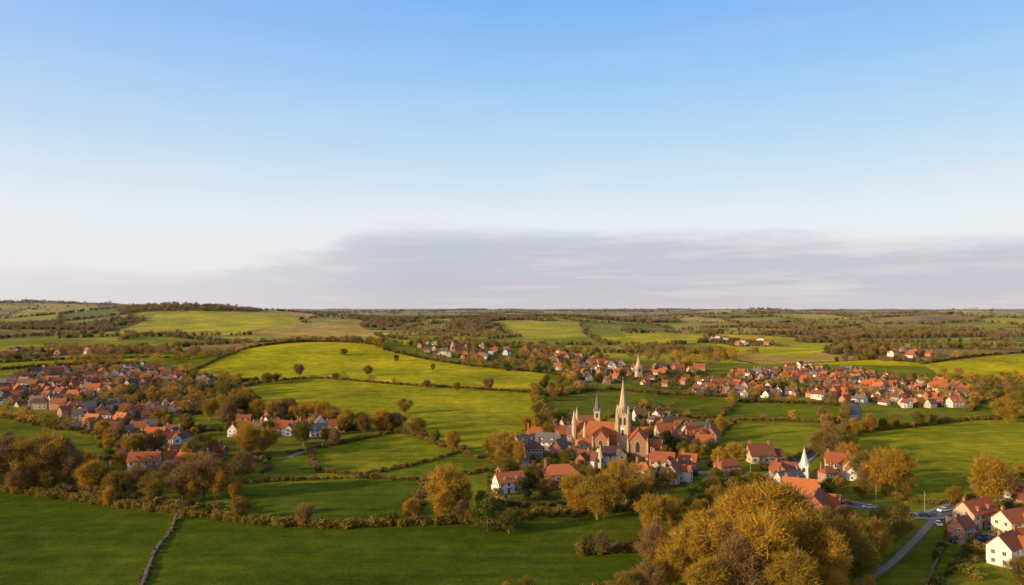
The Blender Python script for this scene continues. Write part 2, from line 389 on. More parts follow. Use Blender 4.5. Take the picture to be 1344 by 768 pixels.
NEAR=[(735,638,10,1.2),(668,645,25,1.0),(655,640,100,.9),(870,618,-20,1.2),(885,632,60,1.0),(862,608,30,1.0),(905,616,-30,.9),
 (997,606,5,1.35),(1100,622,-15,1.2),(1122,628,70,1.0),(1085,632,20,.9),(1035,646,30,1.1),(1050,664,-25,1.2),(1072,682,60,1.2),(1022,632,80,1.0),(955,622,20,.9),
 (1280,690,28,1.15),(1262,704,28,.8),(1328,700,20,1.1),(1322,738,35,1.1),(1340,655,15,1.1),(1352,672,100,1),(1345,720,20,1),
 (105,552,20,1.0),(122,560,-20,1.0),(150,568,30,1.0),(165,575,80,.9),(182,570,10,.9),(205,580,-10,1.0),(222,586,30,1.0),(240,584,90,.9),
 (190,618,10,1.1),(215,613,60,.9),(246,617,-20,1.1),(262,612,40,.9),(132,628,15,.9),(320,562,10,1.),(338,566,-25,.9),(355,560,60,.9),(372,570,10,1.),(400,568,-10,1.0),(418,572,30,.9),(310,572,80,.9),(440,566,15,.9),
 (88,546,60,.9),(136,552,10,.9),(160,556,-30,.9),(198,566,20,.9),(178,582,40,.9),(228,574,-10,.9),(258,592,20,.9),(232,604,50,.9),(205,628,-10,.9),(172,612,30,.9),(280,600,60,.85),
 (700,600,10,1.1),(720,590,-20,1.1),(735,598,60,1.0),(742,580,20,1.1),(760,582,-20,1.1),(772,592,10,1.0),(748,566,30,1.0),(728,572,80,1.0),(765,570,40,.9),
 (875,578,10,1.2),(892,585,-30,1.2),(912,582,20,1.2),(900,572,70,1.1),(925,590,-10,1.0),(880,566,20,1.1),(858,560,-20,1.0),(918,572,15,1),(935,580,60,1),
 (800,608,20,1),(760,612,-30,1),(705,578,-10,1),(690,590,30,1),(840,552,10,1),(865,552,50,1),(822,636,20,.95),(845,625,-30,1)]
for i,(u,v,a,s) in enumerate(NEAR):
    x,y=site(u,v); put_house(x,y,math.radians(a),(i*7+3)%NV,s,near=True)

TOWNS=[([(0,505),(40,490),(120,484),(200,482),(270,498),(285,515),(262,540),(200,552),(150,556),(90,545),(40,535),(0,532)],190,13.2,.85),
 ([(915,520),(930,500),(1000,485),(1060,482),(1130,492),(1200,500),(1275,515),(1262,535),(1190,536),(1120,530),(1060,522),(980,522)],185,13.2,.88),
 ([(548,456),(590,448),(640,458),(760,466),(800,478),(770,490),(700,482),(620,474),(560,466)],85,16,.82),
 ([(760,478),(830,482),(850,495),(800,505),(745,500)],20,16,.9),
 ([(0,462),(60,456),(140,456),(150,463),(60,468),(0,470)],26,18,.9),
 ([(1120,458),(1200,462),(1240,470),(1180,470)],9,20,.9),
 ([(820,492),(900,480),(930,492),(900,512),(850,510)],14,16,.9),
 ([(290,545),(400,552),(450,560),(430,578),(320,572)],6,16,.9),
 ([(920,440),(1000,447),(1040,455),(960,455)],9,24,1.0)]
TW=[]
for P,n,dm,s in TOWNS:
    W_=wpoly(P); TW.append(W_)
    lo=W_.min(0); hi=W_.max(0); c=0; tr=0
    while c<n and tr<n*40:
        tr+=1
        x=random.uniform(lo[0],hi[0]); y=random.uniform(lo[1],hi[1])
        if float(vnoise(x,y,70,61))<.34: continue
        if not inpoly(np.array([x]),np.array([y]),W_)[0] or not free(x,y,dm*random.uniform(.8,1.3)): continue
        a=float(vnoise(x,y,160,21))*3.0+random.choice([0,0,math.pi/2])+random.gauss(0,.15)
        put_house(x,y,a,None,s*random.uniform(.75,1.2)); c+=1

# ------------------------------------------------------------ trees
def tubes(segs,n=5):
    V=[];Fc=[]
    for p,q,r0,r1 in segs:
        p=np.array(p);q=np.array(q);d=q-p;L=np.linalg.norm(d)+1e-9;d/=L
        a=np.cross(d,[0,0,1.0]) if abs(d[2])<.9 else np.cross(d,[1.0,0,0]); a/=np.linalg.norm(a); b=np.cross(d,a)
        o=len(V)
        for c,r in((p,r0),(q,r1)):
            for i in range(n):
                t=2*math.pi*i/n; V.append(c+r*(math.cos(t)*a+math.sin(t)*b))
        for i in range(n): j=(i+1)%n; Fc.append((o+i,o+j,o+n+j,o+n+i))
    return V,Fc
def make_tree(name,seed,Ht,Wc,base,K,nl,ls,twigs,leafmat,sig=.085,shape='round'):
    r=np.random.default_rng(seed)
    zc=(Ht+base)/2; rz=(Ht-base)/2
    pts=[]
    lob=r.uniform(.62,1.15,(9,)); 
    while len(pts)<K:
        v=r.normal(size=3); v/=np.linalg.norm(v); rad=r.uniform(.25,1)**.45
        az=math.atan2(v[1],v[0])
        k=lob[int((az+math.pi)/(2*math.pi)*6)%6]*(lob[6+(0 if v[2]>0 else 1)])
        if shape=='cone': 
            t=r.uniform(0,1); rr=(1-t)**.8*rad; pts.append([rr*Wc/2*math.cos(az),rr*Wc/2*math.sin(az),base+t*(Ht-base)]); continue
        pts.append([v[0]*rad*Wc/2*k,v[1]*rad*Wc/2*k,zc+v[2]*rad*rz*(.85+.15*k)])
    pts=np.array(pts); 
    R0=Ht*.022
    segs=[]; th=base+ (Ht-base)*.25
    bend=r.normal(size=2)*.25
    segs+= [((0,0,-.6),(0,0,.5),R0*1.5,R0*1.1),((0,0,.5),(bend[0],bend[1],th*.55),R0*1.1,R0*.9),((bend[0],bend[1],th*.55),(bend[0]*1.5,bend[1]*1.2,th),R0*.9,R0*.75)]
    top=np.array([bend[0]*1.5,bend[1]*1.2,th])
    lead=np.array([bend[0],bend[1],base+(Ht-base)*.82]); segs.append((top,lead,R0*.7,R0*.15))
    nlimb=7
    dirs=[]
    for i in range(nlimb):
        a=2*math.pi*i/nlimb+r.uniform(-.3,.3); ze=r.uniform(.15,.75)
        dirs.append(np.array([math.cos(a)*Wc*.24,math.sin(a)*Wc*.24,base+(Ht-base)*ze]))
    for d in dirs:
        st=top*(r.uniform(.7,1.0)); m=(st+d)/2+np.array([0,0,-.4]); segs+=[(st,m,R0*.5,R0*.36),(m,d,R0*.36,R0*.22)]
    nodes=dirs+[lead,(top+lead)/2]
    for p in pts:
        n_=min(nodes,key=lambda q:np.sum((q-p)**2)); m=(n_+p)/2+r.normal(size=3)*Wc*.02
        segs+=[(n_,m,R0*.17,R0*.11),(m,p,R0*.11,R0*.04)]
    V,Fc=tubes(segs,5 if nl>2500 else 3)
    nb=len(Fc)
    V=np.array(V)
    ci=r.integers(0,K,nl); S=Wc*sig*r.uniform(.55,1.3,(K,1))[ci]
    cen=pts[ci]+r.normal(size=(nl,3))*S*np.array([1,1,.75])
    tone_c=r.uniform(.5,1.4,K)
    a=r.normal(size=(nl,3)); a/=np.linalg.norm(a,axis=1)[:,None]
    b=np.cross(a,r.normal(size=(nl,3))); b/=np.linalg.norm(b,axis=1)[:,None]
    sz=ls*r.uniform(.6,1.3,(nl,1))
    a*=sz*.5; b*=sz*.38
    LV=np.stack([cen-a,cen+b*.9,cen+a,cen-b],1).reshape(-1,3)
    tone=tone_c[ci]*r.uniform(.7,1.3,nl)
    tl=[np.ones(len(V)),np.repeat(tone,4)]
    allv=[V,LV]; 
    o=len(V); LF=(np.arange(nl*4).reshape(-1,4)+o)
    if twigs:
        ci=r.integers(0,K,twigs); d=r.normal(size=(twigs,3))+ (pts[ci]-np.array([0,0,zc]))/Wc*2+np.array([0,0,.4]); d/=np.linalg.norm(d,axis=1)[:,None]
        st=pts[ci]+r.normal(size=(twigs,3))*Wc*.05; en=st+d*Wc*r.uniform(.06,.17,(twigs,1))
        w=np.cross(d,r.normal(size=(twigs,3))); w/=np.linalg.norm(w,axis=1)[:,None]; w*=.06
        TV=np.stack([st-w,st+w,en+w*.3,en-w*.3],1).reshape(-1,3); o2=o+len(LV)
        LF=np.concatenate([LF,np.arange(twigs*4).reshape(-1,4)+o2]); allv.append(TV); tl.append(np.repeat(r.uniform(.6,1.1,twigs),4))
    V=np.concatenate(allv); faces=[tuple(f) for f in Fc]+[tuple(f) for f in LF.tolist()]
    me=bpy.data.meshes.new(name); me.from_pydata(V.tolist(),[],faces)
    me.materials.append(M['bark']); me.materials.append(M[leafmat])
    mi=np.ones(len(faces),np.int32); mi[:nb]=0; me.polygons.foreach_set('material_index',mi)
    at=me.attributes.new('tone','FLOAT','POINT'); at.data.foreach_set('value',np.concatenate(tl).astype(np.float32))
    me.update(); return me
TR={'gold':[make_tree('golden_tree_mesh',s,15,14,2.2,90,5000,.34,6500,'gold',.055) for s in(1,2,3,12)],
    'olive':[make_tree('olive_tree_mesh',s,14,13,2.0,85,5500,.36,5000,'olive',.062) for s in(4,5,6)],
    'brown':[make_tree('bare_tree_mesh',s,15,13,2.4,100,2000,.30,9500,'brown') for s in(7,8,13)],
    'green':[make_tree('evergreen_tree_mesh',s,11,9,1.0,60,7500,.40,0,'green',.1) for s in(9,10)],
    'cone':[make_tree('conifer_mesh',11,15,6.5,1.0,80,6000,.38,0,'green',.07,'cone')]}
LO={'gold':[make_tree('far_golden_tree_mesh',s,12,13,.8,30,800,.85,0,'gold',.095) for s in(21,22)],
    'olive':[make_tree('far_olive_tree_mesh',s,12,13,.8,30,800,.85,0,'olive',.095) for s in(23,24)],
    'brown':[make_tree('far_brown_tree_mesh',s,12,13,.8,30,700,.75,300,'brown',.095) for s in(25,26)],
    'green':[make_tree('far_green_tree_mesh',s,10,10,.6,26,900,.95,0,'green',.11) for s in(27,)]}
BUSH=[make_tree('bush_mesh',31,2.6,3.6,.2,22,900,.36,150,'olive',.12),make_tree('bush_mesh',32,2.8,3.8,.2,22,900,.36,200,'brown',.12),
      make_tree('bush_mesh',33,2.4,3.4,.2,22,950,.34,0,'green',.12),make_tree('bush_mesh',34,2.6,3.6,.2,22,900,.36,100,'olive',.12)]
NAMES={'gold':'budding_tree','olive':'deciduous_tree','brown':'bare_tree','green':'yew_tree','cone':'conifer_tree'}
BASEH={'gold':15,'olive':14,'brown':15,'green':11,'cone':15}
tree_xy=[]
def put_tree(x,y,kind,hgt,lo=False,wide=1.0):
    src=(LO if lo and kind in LO else TR)[kind]; bh=(10 if kind=='green' else 12) if (lo and kind in LO) else BASEH[kind]
    s=hgt/bh; obj(NAMES[kind],random.choice(src),(x,y,h1(x,y)),random.uniform(0,6.28),(s*wide,s*wide,s)); tree_xy.append((x,y))
TREES=[(8,642,52,'brown'),(30,640,48,'gold'),(55,640,55,'gold'),(72,636,52,'brown'),(15,618,35,'brown'),(95,640,38,'brown'),(118,648,35,'gold'),(150,645,30,'olive'),
(240,656,40,'brown'),(268,655,50,'brown'),(288,655,42,'gold'),(200,655,30,'olive'),(175,650,32,'brown'),(220,640,30,'brown'),
(325,602,42,'gold'),(345,596,32,'gold'),(318,628,32,'brown'),(300,560,30,'brown'),(275,552,25,'gold'),(262,606,30,'olive'),
(408,552,24,'gold'),(424,555,26,'gold'),(438,556,22,'gold'),(395,556,20,'olive'),(305,548,26,'olive'),(320,546,26,'olive'),(338,548,22,'gold'),(398,585,30,'olive'),
(452,466,9,'green'),(483,493,12,'olive'),(393,494,15,'brown'),(505,461,7,'olive'),(530,543,18,'olive'),(640,513,17,'brown'),(568,486,8,'olive'),(520,474,8,'green'),
(587,674,60,'gold'),(605,672,40,'gold'),(640,697,42,'green'),(655,694,34,'green'),(668,700,30,'olive'),(625,690,26,'olive'),(650,640,22,'green'),(632,668,22,'olive'),
(663,606,38,'gold'),(645,600,26,'olive'),(680,608,28,'gold'),(784,682,56,'gold'),(760,678,36,'gold'),(822,660,54,'gold'),(838,668,36,'olive'),(800,668,36,'gold'),
(712,566,24,'green'),(720,580,26,'olive'),(735,560,22,'green'),(700,640,28,'olive'),(690,655,28,'green'),(715,655,24,'olive'),(765,650,26,'green'),
(855,705,52,'gold'),(880,690,36,'gold'),(860,745,52,'brown'),(905,765,66,'gold'),(880,775,52,'gold'),(925,735,60,'gold'),(940,770,80,'gold'),(955,715,60,'gold'),
(985,735,90,'gold'),(1020,740,98,'gold'),(1000,780,92,'gold'),(1050,760,78,'gold'),(1075,745,66,'gold'),(1095,775,66,'gold'),(970,790,76,'brown'),(1110,745,58,'gold'),(1130,765,54,'olive'),(1150,735,46,'gold'),
(925,800,60,'gold'),(1040,805,70,'gold'),(1010,690,40,'olive'),(1165,720,46,'olive'),(1185,706,38,'gold'),(850,785,44,'brown'),(820,792,36,'olive'),(690,790,30,'olive'),(665,792,26,'gold'),
(1166,647,50,'gold'),(1298,667,56,'gold'),(946,618,28,'gold'),(965,605,22,'gold'),(1105,600,34,'olive'),(1090,590,30,'brown'),(1120,575,22,'gold'),(1078,598,26,'olive'),(1112,620,34,'gold'),(1132,632,32,'olive'),(1148,638,30,'brown'),(1096,610,34,'brown'),(1190,650,24,'olive'),
(455,566,28,'gold'),(478,570,24,'olive'),(500,568,28,'gold'),(520,566,24,'brown'),(548,574,24,'olive'),(330,545,26,'olive'),(360,552,24,'gold'),(380,550,26,'brown'),
(310,520,20,'brown'),(300,530,24,'olive'),(318,535,24,'gold'),(292,518,20,'olive'),(350,505,14,'olive'),(362,503,12,'brown'),(600,514,12,'olive'),(560,510,11,'brown'),(440,500,10,'olive'),
(1335,545,24,'olive'),(1322,555,26,'gold'),(1205,560,16,'olive'),(930,600,24,'green'),(985,650,26,'olive'),(1000,662,26,'green'),(965,655,26,'olive'),(940,668,28,'gold'),(915,660,24,'green'),(1130,655,22,'olive'),
(770,725,22,'olive'),(790,728,28,'brown'),(1330,680,20,'green'),(1255,660,18,'olive'),(745,612,22,'olive'),(690,565,18,'gold'),(850,590,14,'green'),(945,565,18,'gold'),(1340,770,30,'olive')]
for u,v,hp,k in TREES:
    x,y=site(u,v); d=math.hypot(x,y); hm=hp*d/F
    put_tree(x,y,k,hm,wide=random.uniform(.95,1.2))
def scatter(P,n,kinds,h0,h1_,lo=False,dh=8,dt=4):
    W_=wpoly(P); l=W_.min(0); h=W_.max(0); c=0;t=0
    while c<n and t<n*40:
        t+=1; x=random.uniform(l[0],h[0]); y=random.uniform(l[1],h[1])
        if not inpoly(np.array([x]),np.array([y]),W_)[0] or not free(x,y,dh): continue
        if any((x-a)**2+(y-b)**2<dt*dt for a,b in tree_xy[-160:]): continue
        put_tree(x,y,random.choice(kinds),random.uniform(h0,h1_),lo); c+=1
scatter([(140,592),(250,600),(300,640),(300,665),(150,655),(80,640)],24,['brown','gold','olive','gold'],5,11)
scatter([(90,540),(250,560),(300,600),(250,606),(150,580)],24,['brown','olive','green','gold'],5,9)
scatter([(290,540),(470,555),(560,565),(470,578),(300,595)],28,['gold','gold','olive','green'],6,10)
scatter([(690,560),(950,548),(950,600),(900,640),(640,660),(640,620),(700,600)],80,['olive','olive','green','gold','brown'],4,9,dh=9)
scatter([(940,625),(1110,632),(1100,690),(1000,690),(900,680)],26,['olive','green','gold'],5,9,dh=9)
scatter([(700,500),(760,508),(740,540),(700,535)],16,['olive','brown','gold'],6,10)
scatter([(860,690),(1150,700),(1180,760),(1120,800),(860,800)],34,['gold','gold','brown','olive'],5,11)
scatter([(1225,490),(1344,500),(1344,520),(1290,540),(1250,540),(1270,515)],26,['olive','brown','gold'],7,11,lo=True)
scatter([(1080,545),(1130,560),(1110,600),(1060,600)],14,['olive','brown','gold'],6,10)
for (P,n,_,_2),f in zip(TOWNS,[1.0,.9,1.1,1.2,1.0,1.2,1.5,1.0,1.2]):
    scatter(P,int(n*f),['olive','brown','brown','gold','green'],5,10,lo=True,dh=7,dt=5)
scatter([(60,455),(250,462),(330,455),(270,480),(100,478)],90,['brown','olive','brown','gold'],8,13,lo=True)
scatter([(820,462),(1000,462),(940,486),(830,478)],80,['olive','brown','gold'],8,13,lo=True)
scatter([(200,486),(320,500),(300,548),(240,545)],44,['brown','olive','gold'],7,11,lo=True)
scatter([(530,452),(660,456),(790,468),(820,480),(790,492),(740,498),(600,476),(540,468)],90,['brown','olive','gold','green'],7,12,lo=True,dh=9)
scatter([(1260,505),(1344,495),(1344,512),(1280,535)],30,['brown','olive','gold'],7,12,lo=True)
scatter([(150,407),(310,405),(340,410),(160,413)],260,['brown','brown','olive'],11,17,lo=True,dt=7)
scatter([(480,420),(640,422),(660,446),(520,440)],160,['brown','brown','olive'],10,15,lo=True,dt=7)

def instancer(name,pts,child_mesh,childname):
    n=len(pts)
    if n==0: return
    A=np.array(pts,float); ang=rng.uniform(0,6.283,n); s=A[:,3]/2*math.sqrt(2)
    V=np.zeros((n,4,3))
    for i in range(4):
        V[:,i,0]=A[:,0]+s*np.cos(ang+i*math.pi/2); V[:,i,1]=A[:,1]+s*np.sin(ang+i*math.pi/2); V[:,i,2]=A[:,2]
    me=bpy.data.meshes.new(name); me.from_pydata(V.reshape(-1,3).tolist(),[],np.arange(n*4).reshape(-1,4).tolist())
    o=obj(name,me); o.instance_type='FACES'; o.use_instance_faces_scale=True; o.show_instancer_for_render=False; o.show_instancer_for_viewport=False
    obj(childname,child_mesh,parent=o)
def curve(pts,step):
    P=[np.array(site(u,v)) for u,v in pts]; out=[]
    Q=[2*P[0]-P[1]]+P+[2*P[-1]-P[-2]]
    for i in range(1,len(Q)-2):
        p0,p1,p2,p3=Q[i-1:i+3]; L=np.linalg.norm(p2-p1); n=max(1,int(L/step))
        for k in range(n):
            t=k/n
            out.append(.5*((2*p1)+(-p0+p2)*t+(2*p0-5*p1+4*p2-p3)*t*t+(-p0+3*p1-3*p2+p3)*t**3))
    out.append(P[-1]); return np.array(out)
HED=[([(-40,634),(0,643),(100,656),(200,670),(300,682),(420,692),(540,688),(640,684),(730,676),(850,668),(900,664)],1.1,3,.03,3),
([(-40,630),(60,644),(180,660),(290,674)],1.2,1,.06,2),
([(300,636),(360,632),(470,628),(560,630),(640,618)],.8,0,.04,1),([(300,636),(312,660),(330,684)],.8,1,.04,1),([(560,630),(552,650),(545,684)],.8,0,.06,2),
([(405,590),(470,578),(520,568),(545,572),(600,592),(660,612)],.85,3,.05,2),([(408,592),(410,606),(420,620)],.8,1,.02,1),([(420,620),(480,622),(560,606),(600,594)],.7,0,.03,1),
([(345,604),(352,614),(345,622)],.8,1,0,1),([(330,600),(400,592)],.8,0,.06,1),
([(0,548),(60,560),(130,572),(150,582)],1.0,1,.1,2),([(0,590),(80,598),(150,606)],.9,1,.06,1),([(205,568),(250,566),(300,566)],.9,1,.09,2),([(208,546),(300,542)],1,1,.1,2),
([(300,512),(350,502),(420,497),(520,505),(640,512),(700,516)],.9,1,.06,1),([(250,492),(300,502),(350,498)],1.2,2,.12,2),
([(240,492),(290,470),(330,456)],1.1,0,.13,1),([(330,456),(400,449),(480,451),(520,463),(600,478),(720,490)],1.1,1,.13,2),
([(700,513),(708,530),(712,548),(740,565)],1.4,3,.13,3),([(715,490),(745,496),(765,515)],1.4,1,.17,2),
([(430,560),(490,566),(540,570)],1.1,1,.15,2),([(300,512),(305,530),(330,548),(430,556)],1.1,1,.15,2),
([(730,520),(800,512),(870,518),(960,522)],1,1,.13,2),([(850,546),(940,548),(965,528)],1,0,.1,1),([(965,528),(1000,528),(1100,533),(1112,545)],1,1,.14,2),([(960,552),(1030,553),(1100,556)],1,0,.13,1),
([(900,592),(940,572),(965,555)],.9,1,.1,1),([(1000,618),(1050,600),(1078,578),(1085,562)],.9,0,.1,1),
([(1082,598),(1130,568),(1200,560),(1270,552),(1400,547)],1.1,3,.11,2),([(1082,600),(1130,630),(1180,655),(1250,662),(1285,650),(1344,622),(1400,600)],.9,0,.07,1),
([(1210,478),(1280,468),(1400,462)],1.2,1,.12,1),([(1235,494),(1300,500),(1400,496)],1.2,1,.15,2),([(1270,540),(1300,524),(1400,512)],1.1,0,.13,2),
([(1222,775),(1262,735),(1275,712)],.8,2,.01,1),([(860,668),(940,676),(1010,690)],.9,2,.05,2),([(760,728),(850,720),(900,700)],1.0,0,.05,2),
([(690,785),(800,775),(870,740)],.9,3,.0,1),([(1250,690),(1240,712),(1225,735)],.6,2,0,1),([(640,660),(700,668),(760,660),(820,645)],.9,2,.05,2),
([(250,606),(300,612),(345,604)],.9,1,.06,2),([(130,575),(190,588),(250,608)],.7,1,.04,1),([(800,548),(850,536),(905,548)],.8,1,.06,1),
([(0,486),(80,480),(180,478)],1.2,1,.15,2),([(0,476),(100,472),(240,470)],1.2,1,.15,1),([(60,500),(150,510),(280,520)],.9,2,0,1)]
for pts,s,b,tp,ps in HED:
    c=curve(pts,2.3*s)
    if len(c)>900: c=c[::2]; s*=1.5
    P=[]
    for k in range(ps):
        for x,y in c:
            w=.5+.9*k
            xx=x+random.gauss(0,w);yy=y+random.gauss(0,w)
            if float(vnoise(xx,yy,9,91))<.16 and ps<3: continue
            P.append((xx,yy,0,s*random.uniform(.5,1.25)))
            if random.random()<tp*.6: put_tree(xx,yy,random.choice(['olive','brown','gold']),random.uniform(4.5,12),lo=math.hypot(xx,yy)>550)
    A=np.array(P); A[:,2]=H(A[:,0],A[:,1])-.1
    sel=rng.random(len(A))<.65
    instancer('hedgerow',A[sel],BUSH[b],'bush'); instancer('hedgerow',A[~sel],BUSH[(b+1)%4],'bush')
G_=[]
for W_ in TW+[wpoly([(690,560),(950,552),(950,600),(900,640),(640,660),(640,620)]),wpoly([(960,625),(1120,632),(1100,690),(1000,690)]),wpoly([(1240,665),(1344,650),(1344,768),(1262,768)]),wpoly([(90,545),(250,560),(300,600),(290,640),(150,625),(130,590)])]:
    l=W_.min(0);h=W_.max(0); A=abs((h-l).prod()); n=int(min(1100,A/80))
    x=rng.uniform(l[0],h[0],n);y=rng.uniform(l[1],h[1],n); k=inpoly(x,y,W_)
    for a,b in zip(x[k],y[k]):
        if free(a,b,6.5): G_.append((a,b,h1(a,b)-.1,random.uniform(.5,1.3)))
for i in range(4): instancer('garden_shrubs',G_[i::4],BUSH[i],'bush')

# ------------------------------------------------------------ field pattern
def vor(x,y,cell,seed):
    x=np.asarray(x,float);y=np.asarray(y,float)
    wx=x+(vnoise(x,y,300,41)-.5)*90; wy=y+(vnoise(x,y,300,42)-.5)*90
    gx=np.floor(wx/cell).astype(np.int64); gy=np.floor(wy/cell).astype(np.int64)
    d1=np.full(x.shape,1e18);d2=d1.copy();p1x=d1.copy();p1y=d1.copy();p2x=d1.copy();p2y=d1.copy();idv=np.zeros(x.shape)
    for i in(-1,0,1):
        for j in(-1,0,1):
            cx=(gx+i+.1+.8*_hash(gx+i,gy+j,seed))*cell; cy=(gy+j+.1+.8*_hash(gx+i,gy+j,seed+1))*cell
            hid=_hash(gx+i,gy+j,seed+2); d=(wx-cx)**2+(wy-cy)**2
            c1=d<d1; c2=(~c1)&(d<d2)
            d2=np.where(c1,d1,np.where(c2,d,d2)); p2x=np.where(c1,p1x,np.where(c2,cx,p2x)); p2y=np.where(c1,p1y,np.where(c2,cy,p2y))
            d1=np.where(c1,d,d1);p1x=np.where(c1,cx,p1x);p1y=np.where(c1,cy,p1y);idv=np.where(c1,hid,idv)
    e=(d2-d1)/(2*np.hypot(p2x-p1x,p2y-p1y)+1e-6)
    return idv,e
B1=(.41,.375,.012); B2=(.25,.26,.012); D1_SHADE=(.085,.12,.007); D2=(.15,.175,.010); TAN=(.48,.33,.06)  # darkest green: near-field shade put into the grass colour
FIELDS=[([(-60,636),(0,643),(100,656),(230,676),(180,790),(-100,790)],D1_SHADE),([(230,676),(420,690),(640,684),(860,690),(850,800),(175,800)],(.075,.105,.006)),  # foreground fields: darker grass colour stands in for shadow
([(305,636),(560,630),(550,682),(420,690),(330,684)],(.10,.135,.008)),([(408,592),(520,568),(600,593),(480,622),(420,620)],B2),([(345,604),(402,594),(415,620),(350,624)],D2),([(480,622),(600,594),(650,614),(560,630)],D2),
([(-20,546),(150,582),(150,606),(-20,590)],D2),([(208,546),(300,542),(300,566),(208,568)],D2),
([(250,492),(290,470),(330,456),(400,449),(480,451),(520,463),(600,478),(720,490),(700,512),(640,512),(520,505),(420,497),(350,500),(300,505)],B1),
([(300,512),(420,497),(640,512),(703,516),(712,548),(660,588),(600,584),(530,566),(430,556),(330,545)],(.33,.325,.012)),
([(730,520),(870,518),(960,524),(940,548),(850,546),(800,550),(740,545)],D2),([(965,530),(1100,535),(1098,555),(960,551)],D2),([(900,592),(965,555),(1078,562),(1070,585),(1000,618)],B2),
([(1085,600),(1130,568),(1270,552),(1420,547),(1420,600),(1344,622),(1250,660),(1180,652)],(.27,.28,.012)),([(1210,478),(1400,462),(1400,494),(1300,498),(1235,492)],B1),([(1270,540),(1420,512),(1420,545)],D2),
([(1120,800),(1200,700),(1250,690),(1262,735),(1225,790)],D2),([(150,434),(200,414),(270,408),(380,413),(400,426),(300,440)],B1),([(330,440),(380,424),(470,424),(500,440),(420,447)],TAN),
([(660,424),(760,422),(770,442),(690,444)],B1),([(770,424),(815,428),(820,442),(775,442)],B2),([(940,452),(1040,448),(1120,456),(1060,468),(960,462)],B1),([(690,692),(850,690),(870,668),(800,676)],D1_SHADE),
([(0,446),(120,446),(230,450),(120,456),(0,457)],B2),([(0,474),(120,468),(240,466),(180,476),(0,484)],B2)]
FW=[(wpoly(P),c) for P,c in FIELDS]
def woodmask(x,y):
    d=np.hypot(x,y)
    return (vnoise(x,y,420,77)*.6+vnoise(x,y,130,78)*.4+np.interp(d,[1000,3000,8000],[-.03,-.04,-.05]))
fine=np.radians(np.linspace(-46,46,1050)); coarse=np.radians(np.linspace(46,314,122)[1:-1])
ang=np.concatenate([fine,coarse]); nA=len(ang)
rad=np.concatenate([np.linspace(8,118,14),np.geomspace(125,2500,600),np.geomspace(2540,28000,150)]); nR=len(rad)
RR,AA=np.meshgrid(rad,ang,indexing='ij'); X=(RR*np.sin(AA)).ravel(); Y=(RR*np.cos(AA)).ravel()
X=np.append(X,0.0);Y=np.append(Y,0.0); Z=H(X,Y)
n=np.arange(nR*nA).reshape(nR,nA); nx=np.roll(n,-1,axis=1)
quads=np.stack([n[:-1],nx[:-1],nx[1:],n[1:]],-1).reshape(-1,4)[:,::-1]
ctr=nR*nA; tris=np.stack([np.full(nA,ctr),nx[0],n[0]],-1)
C=np.zeros((len(X),3)); d=np.hypot(X,Y)
idv,edge=vor(X,Y,250,11)
pal=np.array([B1,B2,D2,(.34,.31,.04),TAN,(.29,.29,.02),(.42,.39,.03),(.26,.19,.06)]); pi=(idv*7.999).astype(int)
C[:]=pal[pi]
near=d<1050; C[near]=(.18,.20,.015)
ed=(edge<5)&(~near); C[ed]=(.12,.10,.03)
wm=woodmask(X,Y)>.60; wm&=d>1150; C[wm]=(.14,.11,.035)
for W_ in TW:
    k=inpoly(X,Y,W_); C[k]=np.array([(.17,.155,.045)])*(0.6+.8*vnoise(X[k],Y[k],14,5))[:,None]
gard=wpoly([(640,612),(700,560),(950,552),(950,600),(900,640),(850,660),(640,660)]); k=inpoly(X,Y,gard); C[k]=np.array([(.15,.16,.025)])*(0.5+.9*vnoise(X[k],Y[k],14,5))[:,None]
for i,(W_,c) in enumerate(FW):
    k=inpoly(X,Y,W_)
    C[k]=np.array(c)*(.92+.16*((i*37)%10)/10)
me=bpy.data.meshes.new('ground'); nv=len(X)
me.vertices.add(nv); me.vertices.foreach_set('co',np.stack([X,Y,Z],1).astype(np.float32).ravel())
nq,ntri=len(quads),len(tris); me.loops.add(nq*4+ntri*3); me.loops.foreach_set('vertex_index',np.concatenate([quads.ravel(),tris.ravel()]).astype(np.int32))
me.polygons.add(nq+ntri); me.polygons.foreach_set('loop_start',np.concatenate([np.arange(nq)*4,nq*4+np.arange(ntri)*3]).astype(np.int32))
me.update(calc_edges=True); me.validate()
me.polygons.foreach_set('use_smooth',np.ones(len(me.polygons),bool))
ca=me.color_attributes.new('field_tint','FLOAT_COLOR','POINT'); ca.data.foreach_set('color',np.concatenate([C,np.ones((nv,1))],1).astype(np.float32).ravel())
me.materials.append(M['ground']); obj('ground',me)

def far_pts(nc,d0,d1,mode):
    a=np.radians(rng.uniform(-44,44,nc)); dd=np.sqrt(rng.uniform(d0*d0,d1*d1,nc)); x=dd*np.sin(a);y=dd*np.cos(a)
    if mode=='hedge': _,e=vor(x,y,250,11); k=(e<4.5)&(vnoise(x,y,60,55)>.2)
    else: k=woodmask(x,y)>.60
    for W_,_c in FW: k&=~inpoly(x,y,W_)
    for W_ in TW: k&=~inpoly(x,y,W_)
    return x[k],y[k]
def far_inst(name,x,y,s0,s1):
    z=H(x,y); s=rng.uniform(s0,s1,len(x)); grp=rng.integers(0,7,len(x))
    ms=[LO['olive'][0],LO['olive'][1],LO['brown'][0],LO['brown'][1],LO['green'][0],LO['brown'][0],LO['green'][0]]
    for i,m in enumerate(ms):
        k=grp==i; instancer(name,list(zip(x[k],y[k],z[k],s[k])),m,'tree')
x,y=far_pts(190000,1080,3200,'hedge'); far_inst('distant_hedgerow_trees',x,y,.3,.95); nh=len(x)
x,y=far_pts(90000,3200,7000,'hedge'); far_inst('distant_hedgerow_trees',x,y,.5,1.0); nh+=len(x)
